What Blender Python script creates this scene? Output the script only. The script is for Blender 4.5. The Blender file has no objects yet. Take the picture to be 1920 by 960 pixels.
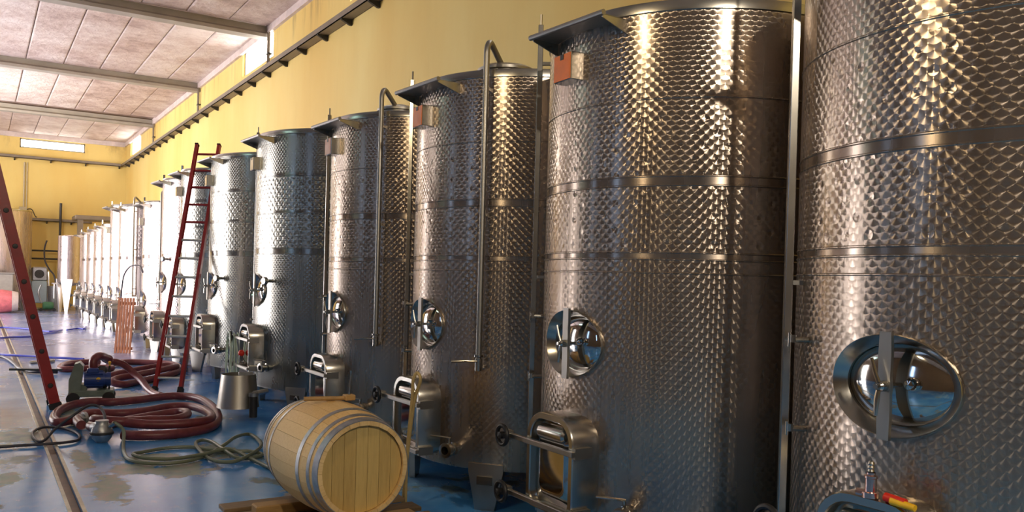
import bpy, math, random
from mathutils import Vector, Matrix
random.seed(7)
S = bpy.context.scene
COL = S.collection
PI = math.pi
rad = math.radians

# ------------------------------------------------------------------ camera
cd = bpy.data.cameras.new('camera')
cam = bpy.data.objects.new('camera', cd)
COL.objects.link(cam)
F_PX, PY = 1580.6, 541.4                      # focal length and principal row for a 1920x960 frame
yaw, pitch, roll = rad(32.435), rad(-0.640), rad(-1.567)
fw = Vector((math.sin(yaw)*math.cos(pitch), math.cos(yaw)*math.cos(pitch), math.sin(pitch)))
rt = Vector((math.cos(yaw), -math.sin(yaw), 0))
dn = fw.cross(rt)
cr, sr = math.cos(roll), math.sin(roll)
rt2 = rt*cr + dn*sr
dn2 = rt*(-sr) + dn*cr
m = Matrix.Identity(4)
for i in range(3):
    m[i][0] = rt2[i]; m[i][1] = -dn2[i]; m[i][2] = -fw[i]
m[2][3] = 1.7
cam.matrix_world = m
cd.sensor_width = 36.0
cd.lens = F_PX/1920*36
cd.shift_y = (PY-480)/1920
cd.clip_start = .05
S.camera = cam

# ------------------------------------------------------------------ world, exposure
S.view_settings.view_transform = 'Standard'
S.view_settings.look = 'None'
S.view_settings.exposure = 0.0
S.view_settings.gamma = 1.0
S.view_settings.use_curve_mapping = False
W = bpy.data.worlds.new('world'); S.world = W
W.use_nodes = True
W.node_tree.nodes['Background'].inputs[0].default_value = (.75, .86, 1, 1)
W.node_tree.nodes['Background'].inputs[1].default_value = .6

# strengths tuned together
LAMP_BACK = 650          # white flood lamp behind the viewer
LAMP_AISLE = 120         # golden pendant over the aisle
LAMP_COOL = 30           # greenish tube lamp
DOOR_GLOW = 13.0          # daylight through the loading doors (left wall, far half)
WIN_GLOW = 10.0           # clerestory panes

# ------------------------------------------------------------------ node helpers
def srgb(r, g, b):
    def c(x):
        x /= 255
        return x/12.92 if x <= .04045 else ((x+.055)/1.055)**2.4
    return (c(r), c(g), c(b), 1)

class N:
    """socket wrapper with operators -> math nodes"""
    def __init__(s, nt, sock): s.nt, s.s = nt, sock
    def _m(s, op, *a, clamp=False):
        n = s.nt.nodes.new('ShaderNodeMath'); n.operation = op; n.use_clamp = clamp
        for i, x in enumerate((s,)+a):
            if isinstance(x, N): s.nt.links.new(x.s, n.inputs[i])
            else: n.inputs[i].default_value = x
        return N(s.nt, n.outputs[0])
    def __add__(s, o): return s._m('ADD', o)
    def __sub__(s, o): return s._m('SUBTRACT', o)
    def __mul__(s, o): return s._m('MULTIPLY', o)
    def __truediv__(s, o): return s._m('DIVIDE', o)
    def lt(s, o): return s._m('LESS_THAN', o)
    def gt(s, o): return s._m('GREATER_THAN', o)
    def floor(s): return s._m('FLOOR')
    def frac(s): return s._m('FRACT')
    def mod(s, o): return s._m('FLOORED_MODULO', o)
    def abs(s): return s._m('ABSOLUTE')
    def sqrt(s): return s._m('SQRT')
    def clamp(s): return s._m('ADD', 0.0, clamp=True)
    def max(s, o): return s._m('MAXIMUM', o)
    def min(s, o): return s._m('MINIMUM', o)
    def mix(s, o, f): return s + (o - s)*f

def mat(name, color=(.5, .5, .5, 1), rough=.5, metal=0.0, **kw):
    M = bpy.data.materials.new(name); M.use_nodes = True
    b = M.node_tree.nodes['Principled BSDF']
    b.inputs['Base Color'].default_value = color
    b.inputs['Roughness'].default_value = rough
    b.inputs['Metallic'].default_value = metal
    for k, v in kw.items(): b.inputs[k].default_value = v
    return M, M.node_tree, b

def noise(nt, scale, detail=4, rough=.55, coord=None, vec=None, stretch=None):
    n = nt.nodes.new('ShaderNodeTexNoise'); n.inputs['Scale'].default_value = scale
    n.inputs['Detail'].default_value = detail; n.inputs['Roughness'].default_value = rough
    if vec is None:
        t = nt.nodes.new('ShaderNodeTexCoord'); vec = t.outputs[coord or 'Object']
    if stretch:
        mp = nt.nodes.new('ShaderNodeMapping'); mp.inputs['Scale'].default_value = stretch
        nt.links.new(vec, mp.inputs['Vector']); vec = mp.outputs['Vector']
    nt.links.new(vec, n.inputs['Vector'])
    return N(nt, n.outputs['Fac'])

def ramp(nt, fac, stops):
    r = nt.nodes.new('ShaderNodeValToRGB')
    e = r.color_ramp.elements
    e[0].position, e[0].color = stops[0]
    e[1].position, e[1].color = stops[-1]
    for p, c in stops[1:-1]:
        x = e.new(p); x.color = c
    nt.links.new(fac.s if isinstance(fac, N) else fac, r.inputs[0])
    return r.outputs[0]

def mixcol(nt, a, b, f):
    n = nt.nodes.new('ShaderNodeMix'); n.data_type = 'RGBA'
    for sock, v in ((n.inputs['Factor'], f), (n.inputs[6], a), (n.inputs[7], b)):
        if isinstance(v, N): nt.links.new(v.s, sock)
        elif hasattr(v, 'is_linked'): nt.links.new(v, sock)
        else: sock.default_value = v
    return n.outputs[2]

def bump(nt, b, h, strength=.3, dist=.01):
    n = nt.nodes.new('ShaderNodeBump'); n.inputs['Strength'].default_value = strength
    n.inputs['Distance'].default_value = dist
    nt.links.new(h.s, n.inputs['Height']); nt.links.new(n.outputs[0], b.inputs['Normal'])

def simple(name, col, rough, metal=0., var=.15, scale=12, bmp=0., coat=0.):
    """plain material with a little noise in tone, gloss and relief"""
    M, nt, b = mat(name, col, rough, metal)
    n = noise(nt, scale)
    dark = tuple(c*(1-var) for c in col[:3])+(1,)
    light = tuple(min(1, c*(1+var)) for c in col[:3])+(1,)
    nt.links.new(ramp(nt, n, [(.3, dark), (.7, light)]), b.inputs['Base Color'])
    rr = n*.2 + (rough-.1)
    nt.links.new(rr.clamp().s, b.inputs['Roughness'])
    if bmp: bump(nt, b, n, bmp, .01)
    if coat: b.inputs['Coat Weight'].default_value = coat
    return M

# ------------------------------------------------------------------ steel with overlapping turned discs
def turned_steel(name, bands, dim_lo, dim_hi, dim_pitch, dim_r, dim_str, base=(.44, .365, .30, 1)):
    M, nt, b = mat(name, base, .3, .9)
    tc = nt.nodes.new('ShaderNodeTexCoord')
    sx = nt.nodes.new('ShaderNodeSeparateXYZ'); nt.links.new(tc.outputs['Object'], sx.inputs[0])
    X, Y, Z = (N(nt, sx.outputs[i]) for i in range(3))
    at = nt.nodes.new('ShaderNodeAttribute'); at.attribute_type = 'OBJECT'; at.attribute_name = 'turns'
    turns = N(nt, at.outputs['Fac'])
    ang = Y._m('ARCTAN2', X)
    frac = ang/(2*PI)
    u = frac*turns
    v = Z/.0265
    K, RR = .53, .60
    j = v.floor()
    fv = v - j
    par = j.mod(2.0)
    x0 = u + par*.5
    i0 = x0.floor()
    du_a = x0 - i0 - .5
    dv_a = fv - .5
    du_b = du_a - 1.0
    x1 = u + (par*-.5 + .5)
    du_c = x1.frac() - .5
    dv_c = fv - 1.5
    du_d = du_c - 1.0
    def dist(a, c): return (a*a + c*c*(K*K)).sqrt()
    fB = dist(du_b, dv_a).lt(RR)
    fC = dist(du_c, dv_c).lt(RR)
    fD = dist(du_d, dv_c).lt(RR)
    du = du_a.mix(du_b, fB).mix(du_c, fC).mix(du_d, fD)
    dv = dv_a.mix(dv_c, fC.max(fD))*K
    # smooth bands: brushed along the circumference
    band = None
    for lo, hi in bands:
        q = Z.gt(lo)*Z.lt(hi)
        band = q if band is None else band.max(q)
    du = du.mix(N(nt, at.outputs['Fac'])*0.0, band)
    dv = dv.mix(N(nt, at.outputs['Fac'])*0.0 + 1.0, band)
    ca, sa = ang._m('COSINE'), ang._m('SINE')
    comb = nt.nodes.new('ShaderNodeCombineXYZ')
    nt.links.new((sa*du*-1.0).s, comb.inputs[0]); nt.links.new((ca*du).s, comb.inputs[1]); nt.links.new(dv.s, comb.inputs[2])
    vt = nt.nodes.new('ShaderNodeVectorTransform'); vt.vector_type = 'VECTOR'; vt.convert_from = 'OBJECT'; vt.convert_to = 'WORLD'
    nt.links.new(comb.outputs[0], vt.inputs[0])
    nm = nt.nodes.new('ShaderNodeVectorMath'); nm.operation = 'NORMALIZE'; nt.links.new(vt.outputs[0], nm.inputs[0])
    nt.links.new(nm.outputs[0], b.inputs['Tangent'])
    b.inputs['Anisotropic'].default_value = .93
    # gloss varies a little, duller towards streaks
    st = noise(nt, 3.0, 2, .5, vec=tc.outputs['Object'], stretch=(4, 4, .35))
    nt.links.new((st*.12 + .215).s, b.inputs['Roughness'])
    lo_c = tuple(c*.86 for c in base[:3])+(1,)
    nt.links.new(ramp(nt, st, [(.3, lo_c), (.62, base)]), b.inputs['Base Color'])
    # spot-weld dimples of the cooling jacket + slight buckling of the sheet
    pd = dim_pitch
    k = turns*(.05/pd)
    ud = frac*k._m('ROUND')
    vd = Z/(pd*.6)
    jd = vd.floor(); fvd = vd - jd - .5
    xd = ud + jd.mod(2.0)*.5
    fud = xd.frac() - .5
    dd = ((fud*pd)*(fud*pd) + (fvd*(pd*.6))*(fvd*(pd*.6))).sqrt()
    dim = (dd/dim_r*-1.0 + 1.0).clamp()
    dim = dim*Z.gt(dim_lo)*Z.lt(dim_hi)*(band*-1.0 + 1.0)
    wav = noise(nt, 2.2, 2, .5, vec=tc.outputs['Object'])
    h = wav*1.0 - dim*dim_str
    bump(nt, b, h, .35, .012)
    return M

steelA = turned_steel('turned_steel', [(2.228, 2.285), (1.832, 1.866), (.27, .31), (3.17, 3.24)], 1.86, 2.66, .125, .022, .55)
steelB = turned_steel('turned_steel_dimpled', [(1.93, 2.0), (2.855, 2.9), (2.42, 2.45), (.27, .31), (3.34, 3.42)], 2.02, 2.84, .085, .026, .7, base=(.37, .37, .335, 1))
steelC = turned_steel('turned_steel_pink_lit', [(1.93, 2.0), (.27, .31)], 2.0, 2.8, .085, .026, .5, base=(.64, .545, .51, 1))  # brighter copy with the pink door light put into its base colour

def brushed(name, col, rough, aniso=.6):
    M, nt, b = mat(name, col, rough, 1.0)
    n = noise(nt, 6, 2, .5)
    nt.links.new((n*.08 + (rough-.04)).s, b.inputs['Roughness'])
    n2 = noise(nt, 2.5, 3)
    nt.links.new(ramp(nt, n2, [(.3, tuple(c*.88 for c in col[:3])+(1,)), (.7, col)]), b.inputs['Base Color'])
    return M
steel = brushed('brushed_steel', (.52, .50, .45, 1), .24)
steel_dull = brushed('dull_steel', (.42, .40, .36, 1), .42)
steel_leg = brushed('leg_steel', (.50, .49, .46, 1), .38)
polished = brushed('polished_steel', (.62, .60, .56, 1), .07)
galv = simple('galvanised_steel', (.42, .43, .44, 1), .42, .9, .2, 25)
grey_paint = simple('grey_paint', srgb(150, 146, 138), .5, 0, .1, 8)
dark_metal = simple('dark_metal', (.045, .043, .04, 1), .45, .4, .2, 20)
black = simple('black_plastic', (.008, .008, .009, 1), .5, 0, .2, 30)
hose_red = simple('red_hose_rubber', srgb(118, 54, 58), .38, 0, .25, 14, .1)
cord_mat = simple('grey_green_hose', srgb(112, 120, 100), .42, 0, .15, 9)
cable_mat = simple('dark_cable', srgb(48, 46, 56), .45, 0, .2, 9)
blue_hose = simple('blue_hose', srgb(52, 62, 170), .4, 0, .2, 9)
red_paint = simple('red_ladder_paint', srgb(158, 40, 40), .38, 0, .16, 9, .05)
alu = simple('rung_aluminium', (.74, .80, .76, 1), .4, .15, .1, 20)
orange = simple('orange_board', srgb(234, 118, 34), .5, 0, .1, 10)
pale_orange = simple('faded_orange_board', srgb(206, 128, 76), .5, 0, .1, 10)
yellow_board = simple('yellow_board', srgb(210, 172, 92), .5, 0, .1, 10)
blue_motor = simple('blue_motor_paint', srgb(34, 62, 130), .38, 0, .15, 15)
green_grey = simple('grey_green_machine_paint', srgb(112, 126, 116), .42, 0, .15, 10)
yellow_pl = simple('yellow_plastic', srgb(245, 190, 30), .4, 0, .06, 10)
red_pl = simple('red_plastic', srgb(215, 45, 25), .4, 0, .06, 10)
copper = simple('copper_pink_metal', (.72, .50, .45, 1), .25, 1.0, .12, 20)
white_coil = simple('pale_tubing', srgb(196, 214, 196), .35, 0, .1, 10)
tan_tube = simple('tan_tubing', srgb(190, 166, 112), .4, 0, .12, 14)
pale_blue = simple('pale_blue_enamel', srgb(176, 196, 208), .35, 0, .08, 5)
pink_wood = simple('wine_stained_wood', srgb(206, 110, 116), .5, 0, .2, 9)
pale_wood = simple('pale_end_wood', srgb(210, 196, 190), .5, 0, .1, 9)
slat_wood = simple('reddish_slat_wood', srgb(196, 128, 92), .5, 0, .16, 7)
green_pl = simple('green_plastic', srgb(70, 120, 86), .45, 0, .15, 9)
white_steel = brushed('bright_steel', (.82, .79, .79, 1), .30)

def wood(name, c0, c1, axis=(14, 14, 1.2), rough=.55):
    M, nt, b = mat(name, c0, rough)
    oi = nt.nodes.new('ShaderNodeObjectInfo')
    tc = nt.nodes.new('ShaderNodeTexCoord')
    off = nt.nodes.new('ShaderNodeVectorMath'); off.operation = 'ADD'
    cb = nt.nodes.new('ShaderNodeCombineXYZ')
    r = N(nt, oi.outputs['Random'])
    for i in range(3): nt.links.new((r*(7.3+i*3)).s, cb.inputs[i])
    nt.links.new(tc.outputs['Object'], off.inputs[0]); nt.links.new(cb.outputs[0], off.inputs[1])
    g = noise(nt, 5, 6, .65, vec=off.outputs[0], stretch=axis)
    t = g*.7 + r*.3
    nt.links.new(ramp(nt, t, [(.25, c1), (.65, c0)]), b.inputs['Base Color'])
    bump(nt, b, g, .12, .004)
    return M
oak = wood('barrel_oak', srgb(242, 208, 146), srgb(218, 178, 114))
oak_head = wood('barrel_head_oak', srgb(216, 184, 112), srgb(186, 152, 86))
pallet_wood = wood('pallet_wood', srgb(150, 124, 88), srgb(92, 74, 52), (1.2, 14, 14))
chock_wood = wood('chock_wood', srgb(196, 158, 100), srgb(150, 116, 70), (1.2, 14, 14))

# ------------------------------------------------------------------ architecture materials
def wall_yellow():
    M, nt, b = mat('yellow_wall_paint', srgb(228, 202, 122), .65)
    tc = nt.nodes.new('ShaderNodeTexCoord')
    n1 = noise(nt, .35, 5, .55, vec=tc.outputs['Object'], stretch=(1, 1, .35))
    base = ramp(nt, n1, [(.32, srgb(220, 184, 98)), (.5, srgb(225, 196, 114)), (.68, srgb(229, 207, 130))])
    n2 = noise(nt, 1.6, 8, .7, vec=tc.outputs['Object'], stretch=(1, 2.2, .3))
    sx = nt.nodes.new('ShaderNodeSeparateXYZ'); nt.links.new(tc.outputs['Object'], sx.inputs[0])
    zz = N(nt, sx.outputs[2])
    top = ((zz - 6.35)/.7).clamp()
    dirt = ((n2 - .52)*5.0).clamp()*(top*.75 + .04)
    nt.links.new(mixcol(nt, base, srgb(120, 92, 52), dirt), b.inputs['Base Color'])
    n3 = noise(nt, 30, 5, .6, vec=tc.outputs['Object'])
    bump(nt, b, n3, .12, .01)
    return M
yellow_wall = wall_yellow()
beige_wall = simple('beige_plaster', srgb(104, 84, 66), .7, 0, .12, 1.2, .1)
ledge_mat = simple('pinkish_plaster_ledge', srgb(206, 190, 182), .7, 0, .15, 4, .2)
beam_mat = simple('grey_concrete_beam', srgb(172, 164, 150), .7, 0, .12, 2.5, .15)
tray_mat = simple('grey_cable_tray', srgb(128, 116, 100), .5, .3, .15, 4)
conduit_mat = simple('pale_conduit', srgb(190, 176, 142), .5, 0, .1, 6)

def ceiling_mat():
    M, nt, b = mat('sprayed_ceiling_panel', srgb(206, 184, 172), .6)
    tc = nt.nodes.new('ShaderNodeTexCoord'); oi = nt.nodes.new('ShaderNodeObjectInfo')
    geo = nt.nodes.new('ShaderNodeNewGeometry')
    n1 = noise(nt, 1.1, 7, .62, vec=geo.outputs['Position'])
    n2 = noise(nt, 5, 9, .72, vec=geo.outputs['Position'])
    t = n1*.55 + n2*.35 + N(nt, oi.outputs['Random'])*.12
    nt.links.new(ramp(nt, t, [(.36, srgb(178, 152, 142)), (.47, srgb(212, 190, 180)), (.6, srgb(236, 222, 214))]), b.inputs['Base Color'])
    bump(nt, b, n2*.8 + n1*.8, .9, .09)
    return M
ceil_panel = ceiling_mat()
ceil_back = simple('dark_ceiling_joint', srgb(150, 128, 116), .8, 0, .25, 3)

def floor_mat():
    M, nt, b = mat('worn_blue_floor_paint', srgb(80, 134, 190), .3)
    tc = nt.nodes.new('ShaderNodeTexCoord'); V = tc.outputs['Object']
    n1 = noise(nt, .5, 5, .6, vec=V)
    base = ramp(nt, n1, [(.36, srgb(54, 126, 208)), (.5, srgb(78, 154, 226)), (.64, srgb(134, 190, 240))])
    wear = noise(nt, 1.15, 7, .62, vec=V, stretch=(1.1, .8, 1))
    wf = ((wear - .585)*26.0).clamp()
    n3 = noise(nt, 4.5, 5, .6, vec=V)
    wc = ramp(nt, n3, [(.35, srgb(66, 78, 72)), (.5, srgb(116, 126, 96)), (.68, srgb(150, 136, 116))])
    c1 = mixcol(nt, base, wc, wf*.85)
    core = ((wear - .66)*30.0).clamp()
    c2 = mixcol(nt, c1, srgb(150, 128, 118), core*.8)
    # larger bare patches where the paint has lifted
    sp_ = nt.nodes.new('ShaderNodeSeparateXYZ'); nt.links.new(V, sp_.inputs[0])
    fx, fy = N(nt, sp_.outputs[0]), N(nt, sp_.outputs[1])
    rag = noise(nt, 4.5, 9, .72, vec=V)*3.0 - 1.6
    patch = None
    for px, py, rx, ry in ((.90, 7.15, .16, .55), (1.50, 7.55, .32, .35), (1.18, 7.75, .22, .3), (1.35, 8.15, .3, .25), (.82, 8.3, .1, .5), (1.95, 8.2, .2, .4), (.35, 9.7, .3, .6), (1.05, 10.6, .35, .9), (1.6, 12.4, .5, .5), (2.3, 6.3, .3, .4), (.2, 7.8, .2, .3)):
        e_ = (((fx-px)/rx)*((fx-px)/rx) + ((fy-py)/ry)*((fy-py)/ry)).sqrt()
        e_ = ((e_*-1.0 + 1.0 + rag)*6.0).clamp()
        patch = e_ if patch is None else patch.max(e_)
    pc = ramp(nt, n3, [(.34, srgb(70, 88, 84)), (.48, srgb(128, 140, 104)), (.62, srgb(168, 148, 130))])
    c2 = mixcol(nt, c2, pc, patch*.9)
    wf = wf.max(patch)
    scuff = noise(nt, 9, 8, .7, vec=V, stretch=(1, .5, 1))
    sf = ((scuff - .56)*8.0).clamp()
    c3 = mixcol(nt, c2, srgb(160, 184, 206), sf*.28)
    # grey-lilac sheen of door light, painted into the floor further down the hall
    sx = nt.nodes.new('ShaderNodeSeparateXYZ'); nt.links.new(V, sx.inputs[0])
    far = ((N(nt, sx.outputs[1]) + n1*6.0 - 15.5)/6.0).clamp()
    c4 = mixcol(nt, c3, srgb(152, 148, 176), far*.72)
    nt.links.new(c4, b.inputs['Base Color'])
    rr = n1*.25 + wf*.22 + .08 + sf*.08
    nt.links.new(rr.clamp().s, b.inputs['Roughness'])
    bump(nt, b, scuff*.4 - wf*.6 + n1*2.0, .22, .006)
    b.inputs['Specular IOR Level'].default_value = .6
    return M
floor_m = floor_mat()
drain_bed = simple('rusty_drain_bed', srgb(112, 84, 66), .5, .1, .4, 6, .2)
drain_rail = simple('worn_drain_edge', srgb(182, 176, 158), .4, .5, .3, 8)

def emit(name, col, strength):
    M = bpy.data.materials.new(name); M.use_nodes = True
    nt = M.node_tree
    b = nt.nodes['Principled BSDF']
    b.inputs['Base Color'].default_value = (.8, .8, .8, 1)
    b.inputs['Emission Color'].default_value = col
    b.inputs['Emission Strength'].default_value = strength
    b.inputs['Roughness'].default_value = .3
    return M
win_pane = emit('daylit_pane', (1, .96, .93, 1), WIN_GLOW)
blue_pane = emit('sky_blue_pane', (.36, .58, 1, 1), 5.5)
door_pane = emit('daylit_door_sheet', (1, .93, .92, 1), DOOR_GLOW)

# ------------------------------------------------------------------ mesh builder
class MB:
    def __init__(s): s.v, s.f = [], []
    def add(s, vs, fs):
        o = len(s.v); s.v += [tuple(p) for p in vs]; s.f += [[i+o for i in q] for q in fs]; return s
    def box(s, a, b, M=None):
        x0, y0, z0 = a; x1, y1, z1 = b
        vs = [Vector(p) for p in ((x0,y0,z0),(x1,y0,z0),(x1,y1,z0),(x0,y1,z0),(x0,y0,z1),(x1,y0,z1),(x1,y1,z1),(x0,y1,z1))]
        if M: vs = [M @ p for p in vs]
        return s.add(vs, [(0,3,2,1),(4,5,6,7),(0,1,5,4),(1,2,6,5),(2,3,7,6),(3,0,4,7)])
    def bbox(s, a, b, c=.006, M=None):
        """box with chamfered edges"""
        x0, y0, z0 = a; x1, y1, z1 = b
        pts = []
        for z, k in ((z0, c), (z0+c, 0), (z1-c, 0), (z1, c)):
            pts.append([(x0+k+ (c if k == 0 else 0), y0+k, z), (x1-k-(c if k == 0 else 0), y0+k, z), (x1-k, y0+k+(c if k == 0 else 0), z), (x1-k, y1-k-(c if k == 0 else 0), z),
                        (x1-k-(c if k == 0 else 0), y1-k, z), (x0+k+(c if k == 0 else 0), y1-k, z), (x0+k, y1-k-(c if k == 0 else 0), z), (x0+k, y0+k+(c if k == 0 else 0), z)])
        return s.loft([[Vector(p) for p in r] for r in pts], True, M)
    def loft(s, rings, caps=True, M=None):
        n = len(rings[0]); vs = []; fs = []
        for r in rings: vs += [(M @ Vector(p)) if M else p for p in r]
        for k in range(len(rings)-1):
            for i in range(n):
                a, b_ = k*n+i, k*n+(i+1) % n
                fs.append((a, b_, b_+n, a+n))
        if caps:
            fs.append(tuple(range(n-1, -1, -1))); fs.append(tuple(range((len(rings)-1)*n, len(rings)*n)))
        return s.add(vs, fs)
    def cyl(s, p, q, r, r2=None, n=16, caps=True):
        p, q = Vector(p), Vector(q); r2 = r if r2 is None else r2
        d = (q-p).normalized(); a = d.orthogonal().normalized(); b = d.cross(a)
        ring = lambda c, R: [c + a*(R*math.cos(2*PI*i/n)) + b*(R*math.sin(2*PI*i/n)) for i in range(n)]
        return s.loft([ring(p, r), ring(q, r2)], caps)
    def lathe(s, prof, n=32, M=None, close=False, sx=1, sy=1, caps=False):
        """profile of (radius, height) about local z"""
        rings = [[Vector((r*sx*math.cos(2*PI*i/n), r*sy*math.sin(2*PI*i/n), z)) for i in range(n)] for r, z in prof]
        if close: rings.append(rings[0])
        return s.loft(rings, caps, M)
    def tube(s, pts, r, n=10, caps=True, closed=False):
        P = [Vector(p) for p in pts]; N_ = len(P)
        T = []
        for i in range(N_):
            a = P[(i-1) % N_] if (closed or i > 0) else P[i]
            b = P[(i+1) % N_] if (closed or i < N_-1) else P[i]
            d = (b-a)
            T.append(d.normalized() if d.length > 1e-9 else Vector((0, 0, 1)))
        nrm = T[0].orthogonal().normalized()
        rings = []
        for i in range(N_):
            nrm = (nrm - T[i]*nrm.dot(T[i]))
            nrm = nrm.normalized() if nrm.length > 1e-6 else T[i].orthogonal().normalized()
            b = T[i].cross(nrm)
            rr = r[i] if isinstance(r, (list, tuple)) else r
            rings.append([P[i] + nrm*(rr*math.cos(2*PI*k/n)) + b*(rr*math.sin(2*PI*k/n)) for k in range(n)])
        if closed: rings.append(rings[0])
        return s.loft(rings, caps and not closed)
    def prism(s, poly, d, M=None):
        """extrude polygon (list of Vector) by vector d"""
        d = Vector(d)
        return s.loft([[Vector(p) for p in poly], [Vector(p)+d for p in poly]], True, M)
    def sphere(s, c, r, n=12, sz=1):
        c = Vector(c)
        prof = [(max(1e-4, r*math.sin(PI*k/(n//2+2))), -r*sz*math.cos(PI*k/(n//2+2))) for k in range(n//2+3)]
        return s.lathe(prof, n, Matrix.Translation(c))
    def mesh(s, name, material, smooth=True, angle=35):
        me = bpy.data.meshes.new(name); me.from_pydata(s.v, [], s.f); me.update()
        me.materials.append(material)
        if smooth:
            me.shade_smooth()
            me.set_sharp_from_angle(angle=rad(angle))
        return me
    def build(s, name, material, parent=None, smooth=True, angle=35):
        return put(name, s.mesh(name, material, smooth, angle), parent)

def put(name, me, parent=None, loc=(0, 0, 0), rotz=0):
    o = bpy.data.objects.new(name, me); COL.objects.link(o)
    o.location = loc; o.rotation_euler = (0, 0, rotz)
    if parent: o.parent = parent
    return o
def thing(name, label, cat, loc=(0, 0, 0), rotz=0, group=None):
    o = bpy.data.objects.new(name, None); COL.objects.link(o)
    o.empty_display_size = .1
    o.location = loc; o.rotation_euler = (0, 0, rotz)
    return tag(o, label, cat, group)
def tag(o, label, cat, group=None):
    o['label'] = label; o['category'] = cat
    if group: o['group'] = group
    return o
def struct(o): o['kind'] = 'structure'; return o
def smoothpath(pts, k=6):
    P = [Vector(p) for p in pts]; out = []
    for i in range(len(P)-1):
        p0 = P[max(i-1, 0)]; p1 = P[i]; p2 = P[i+1]; p3 = P[min(i+2, len(P)-1)]
        for t in range(k):
            t /= k
            out.append(.5*((2*p1) + (p2-p0)*t + (2*p0-5*p1+4*p2-p3)*t*t + (3*p1-p0-3*p2+p3)*t**3))
    out.append(P[-1]); return out
RX = Matrix.Rotation(PI/2, 4, 'Y')        # local z -> world +x
AX_OUT = Matrix.Rotation(-PI/2, 4, 'Y')   # local z -> world -x (towards the aisle)

# ------------------------------------------------------------------ hall shell
X0, X1, Y0, Y1, ZC = -7.0, 5.4, -9.0, 40.0, 7.15
DL, DR = .585, .655
b = MB(); T_ = .3
b.box((X0-.3, Y0-.3, -.3), (DL, Y1+.3, 0)); b.box((DR, Y0-.3, -.3), (X1+.3, Y1+.3, 0)); b.box((DL, Y0-.3, -.3), (DR, Y1+.3, -.05))
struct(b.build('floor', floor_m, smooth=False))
t = thing('drain_channel', 'long narrow steel drain channel with rusty bed running along the blue floor', 'drain', (.62, 0, 0))
MB().box((-.033, Y0, -.05), (.033, Y1, -.035)).build('channel_bed', drain_bed, t, False)
MB().box((-.057, Y0, -.002), (-.033, Y1, .006)).build('edge_rail', drain_rail, t, False)
MB().box((.033, Y0, -.002), (.057, Y1, .006)).build('edge_rail', drain_rail, t, False)

b = MB(); b.box((X1, Y0, 0), (X1+.3, Y1, 6.45)); b.box((X1, Y0, 7.08), (X1+.3, Y1, ZC))
WINS = [(4.5, 7.0), (11.5, 14.0), (18.5, 21.05), (36.2, 38.8)]
ys = [Y0] + [q for w in WINS for q in w] + [Y1]
for i in range(0, len(ys), 2): b.box((X1, ys[i], 6.45), (X1+.3, ys[i+1], 7.08))
struct(b.build('wall_right', yellow_wall, smooth=False))
b = MB(); FW = (1.4, 3.8, 6.55, 6.93)
b.box((X0, Y1, 0), (X1, Y1+.3, FW[2])); b.box((X0, Y1, FW[3]), (X1, Y1+.3, ZC))
b.box((X0, Y1, FW[2]), (FW[0], Y1+.3, FW[3])); b.box((FW[1], Y1, FW[2]), (X1, Y1+.3, FW[3]))
struct(b.build('wall_far', yellow_wall, smooth=False))
struct(MB().box((X0, Y0-.3, 0), (X1, Y0, ZC)).build('wall_back', beige_wall, smooth=False))
# left wall with two loading doors and two tall windows
openings = [(5.6, 6.1, 2.4, 4.9), (10.2, 10.65, 2.4, 4.9), (17.5, 24.0, 0, 4.9), (26.5, 34.0, 0, 4.9)]
b = MB(); y = Y0
for a, c, z0, z1 in openings:
    b.box((X0-.3, y, 0), (X0, a, ZC))
    if z0 > 0: b.box((X0-.3, a, 0), (X0, c, z0))
    b.box((X0-.3, a, z1), (X0, c, ZC)); y = c
b.box((X0-.3, y, 0), (X0, Y1, ZC))
struct(b.build('wall_left', beige_wall, smooth=False))
def frame_box(b, axis, x, a, c, z0, z1, w=.05, d=.06):
    """rectangular frame in a plane: axis 'x' -> plane of constant x"""
    for (p, q, r, s_) in ((a, a+w, z0, z1), (c-w, c, z0, z1), (a, c, z0, z0+w), (a, c, z1-w, z1)):
        if axis == 'x': b.box((x, p, r), (x+d, q, s_))
        else: b.box((p, x, r), (q, x+d, s_))
k = 1
for a, c in WINS:
    fr = struct(frame_box_obj := (lambda: (lambda bb: (frame_box(bb, 'x', X1+.06, a, c, 6.45, 7.08), bb.build('window_%d' % k, grey_paint, smooth=False))[1])(MB()))())
    MB().box((X1+.09, a+.04, 6.49), (X1+.10, c-.04, 7.04)).build('pane', win_pane, fr, False); k += 1
bb = MB(); frame_box(bb, 'y', Y1+.06, FW[0], FW[1], FW[2], FW[3])
fr = struct(bb.build('window_%d' % k, grey_paint, smooth=False))
MB().box((FW[0]+.04, Y1+.09, FW[2]+.03), (FW[1]-.04, Y1+.1, FW[3]-.03)).build('pane', win_pane, fr, False); k += 1
for a, c, z0, z1 in openings[:2]:
    bb = MB(); frame_box(bb, 'x', X0-.16, a, c, z0, z1)
    fr = struct(bb.build('window_%d' % k, grey_paint, smooth=False))
    MB().box((X0-.13, a+.04, z0+.04), (X0-.12, c-.04, z1-.04)).build('pane', blue_pane, fr, False); k += 1
for i, (a, c, z0, z1) in enumerate(openings[2:]):
    bb = MB(); frame_box(bb, 'x', X0-.2, a, c, z0, z1, .1, .08)
    fr = struct(bb.build('door_%d' % (i+1), grey_paint, smooth=False))
    n = 5; w = (c-a-.2)/n
    for q in range(n):
        MB().box((X0-.17, a+.1+q*w+.02, .1), (X0-.155, a+.1+(q+1)*w-.02, z1-.1)).build('translucent_sheet', door_pane, fr, False)

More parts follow.
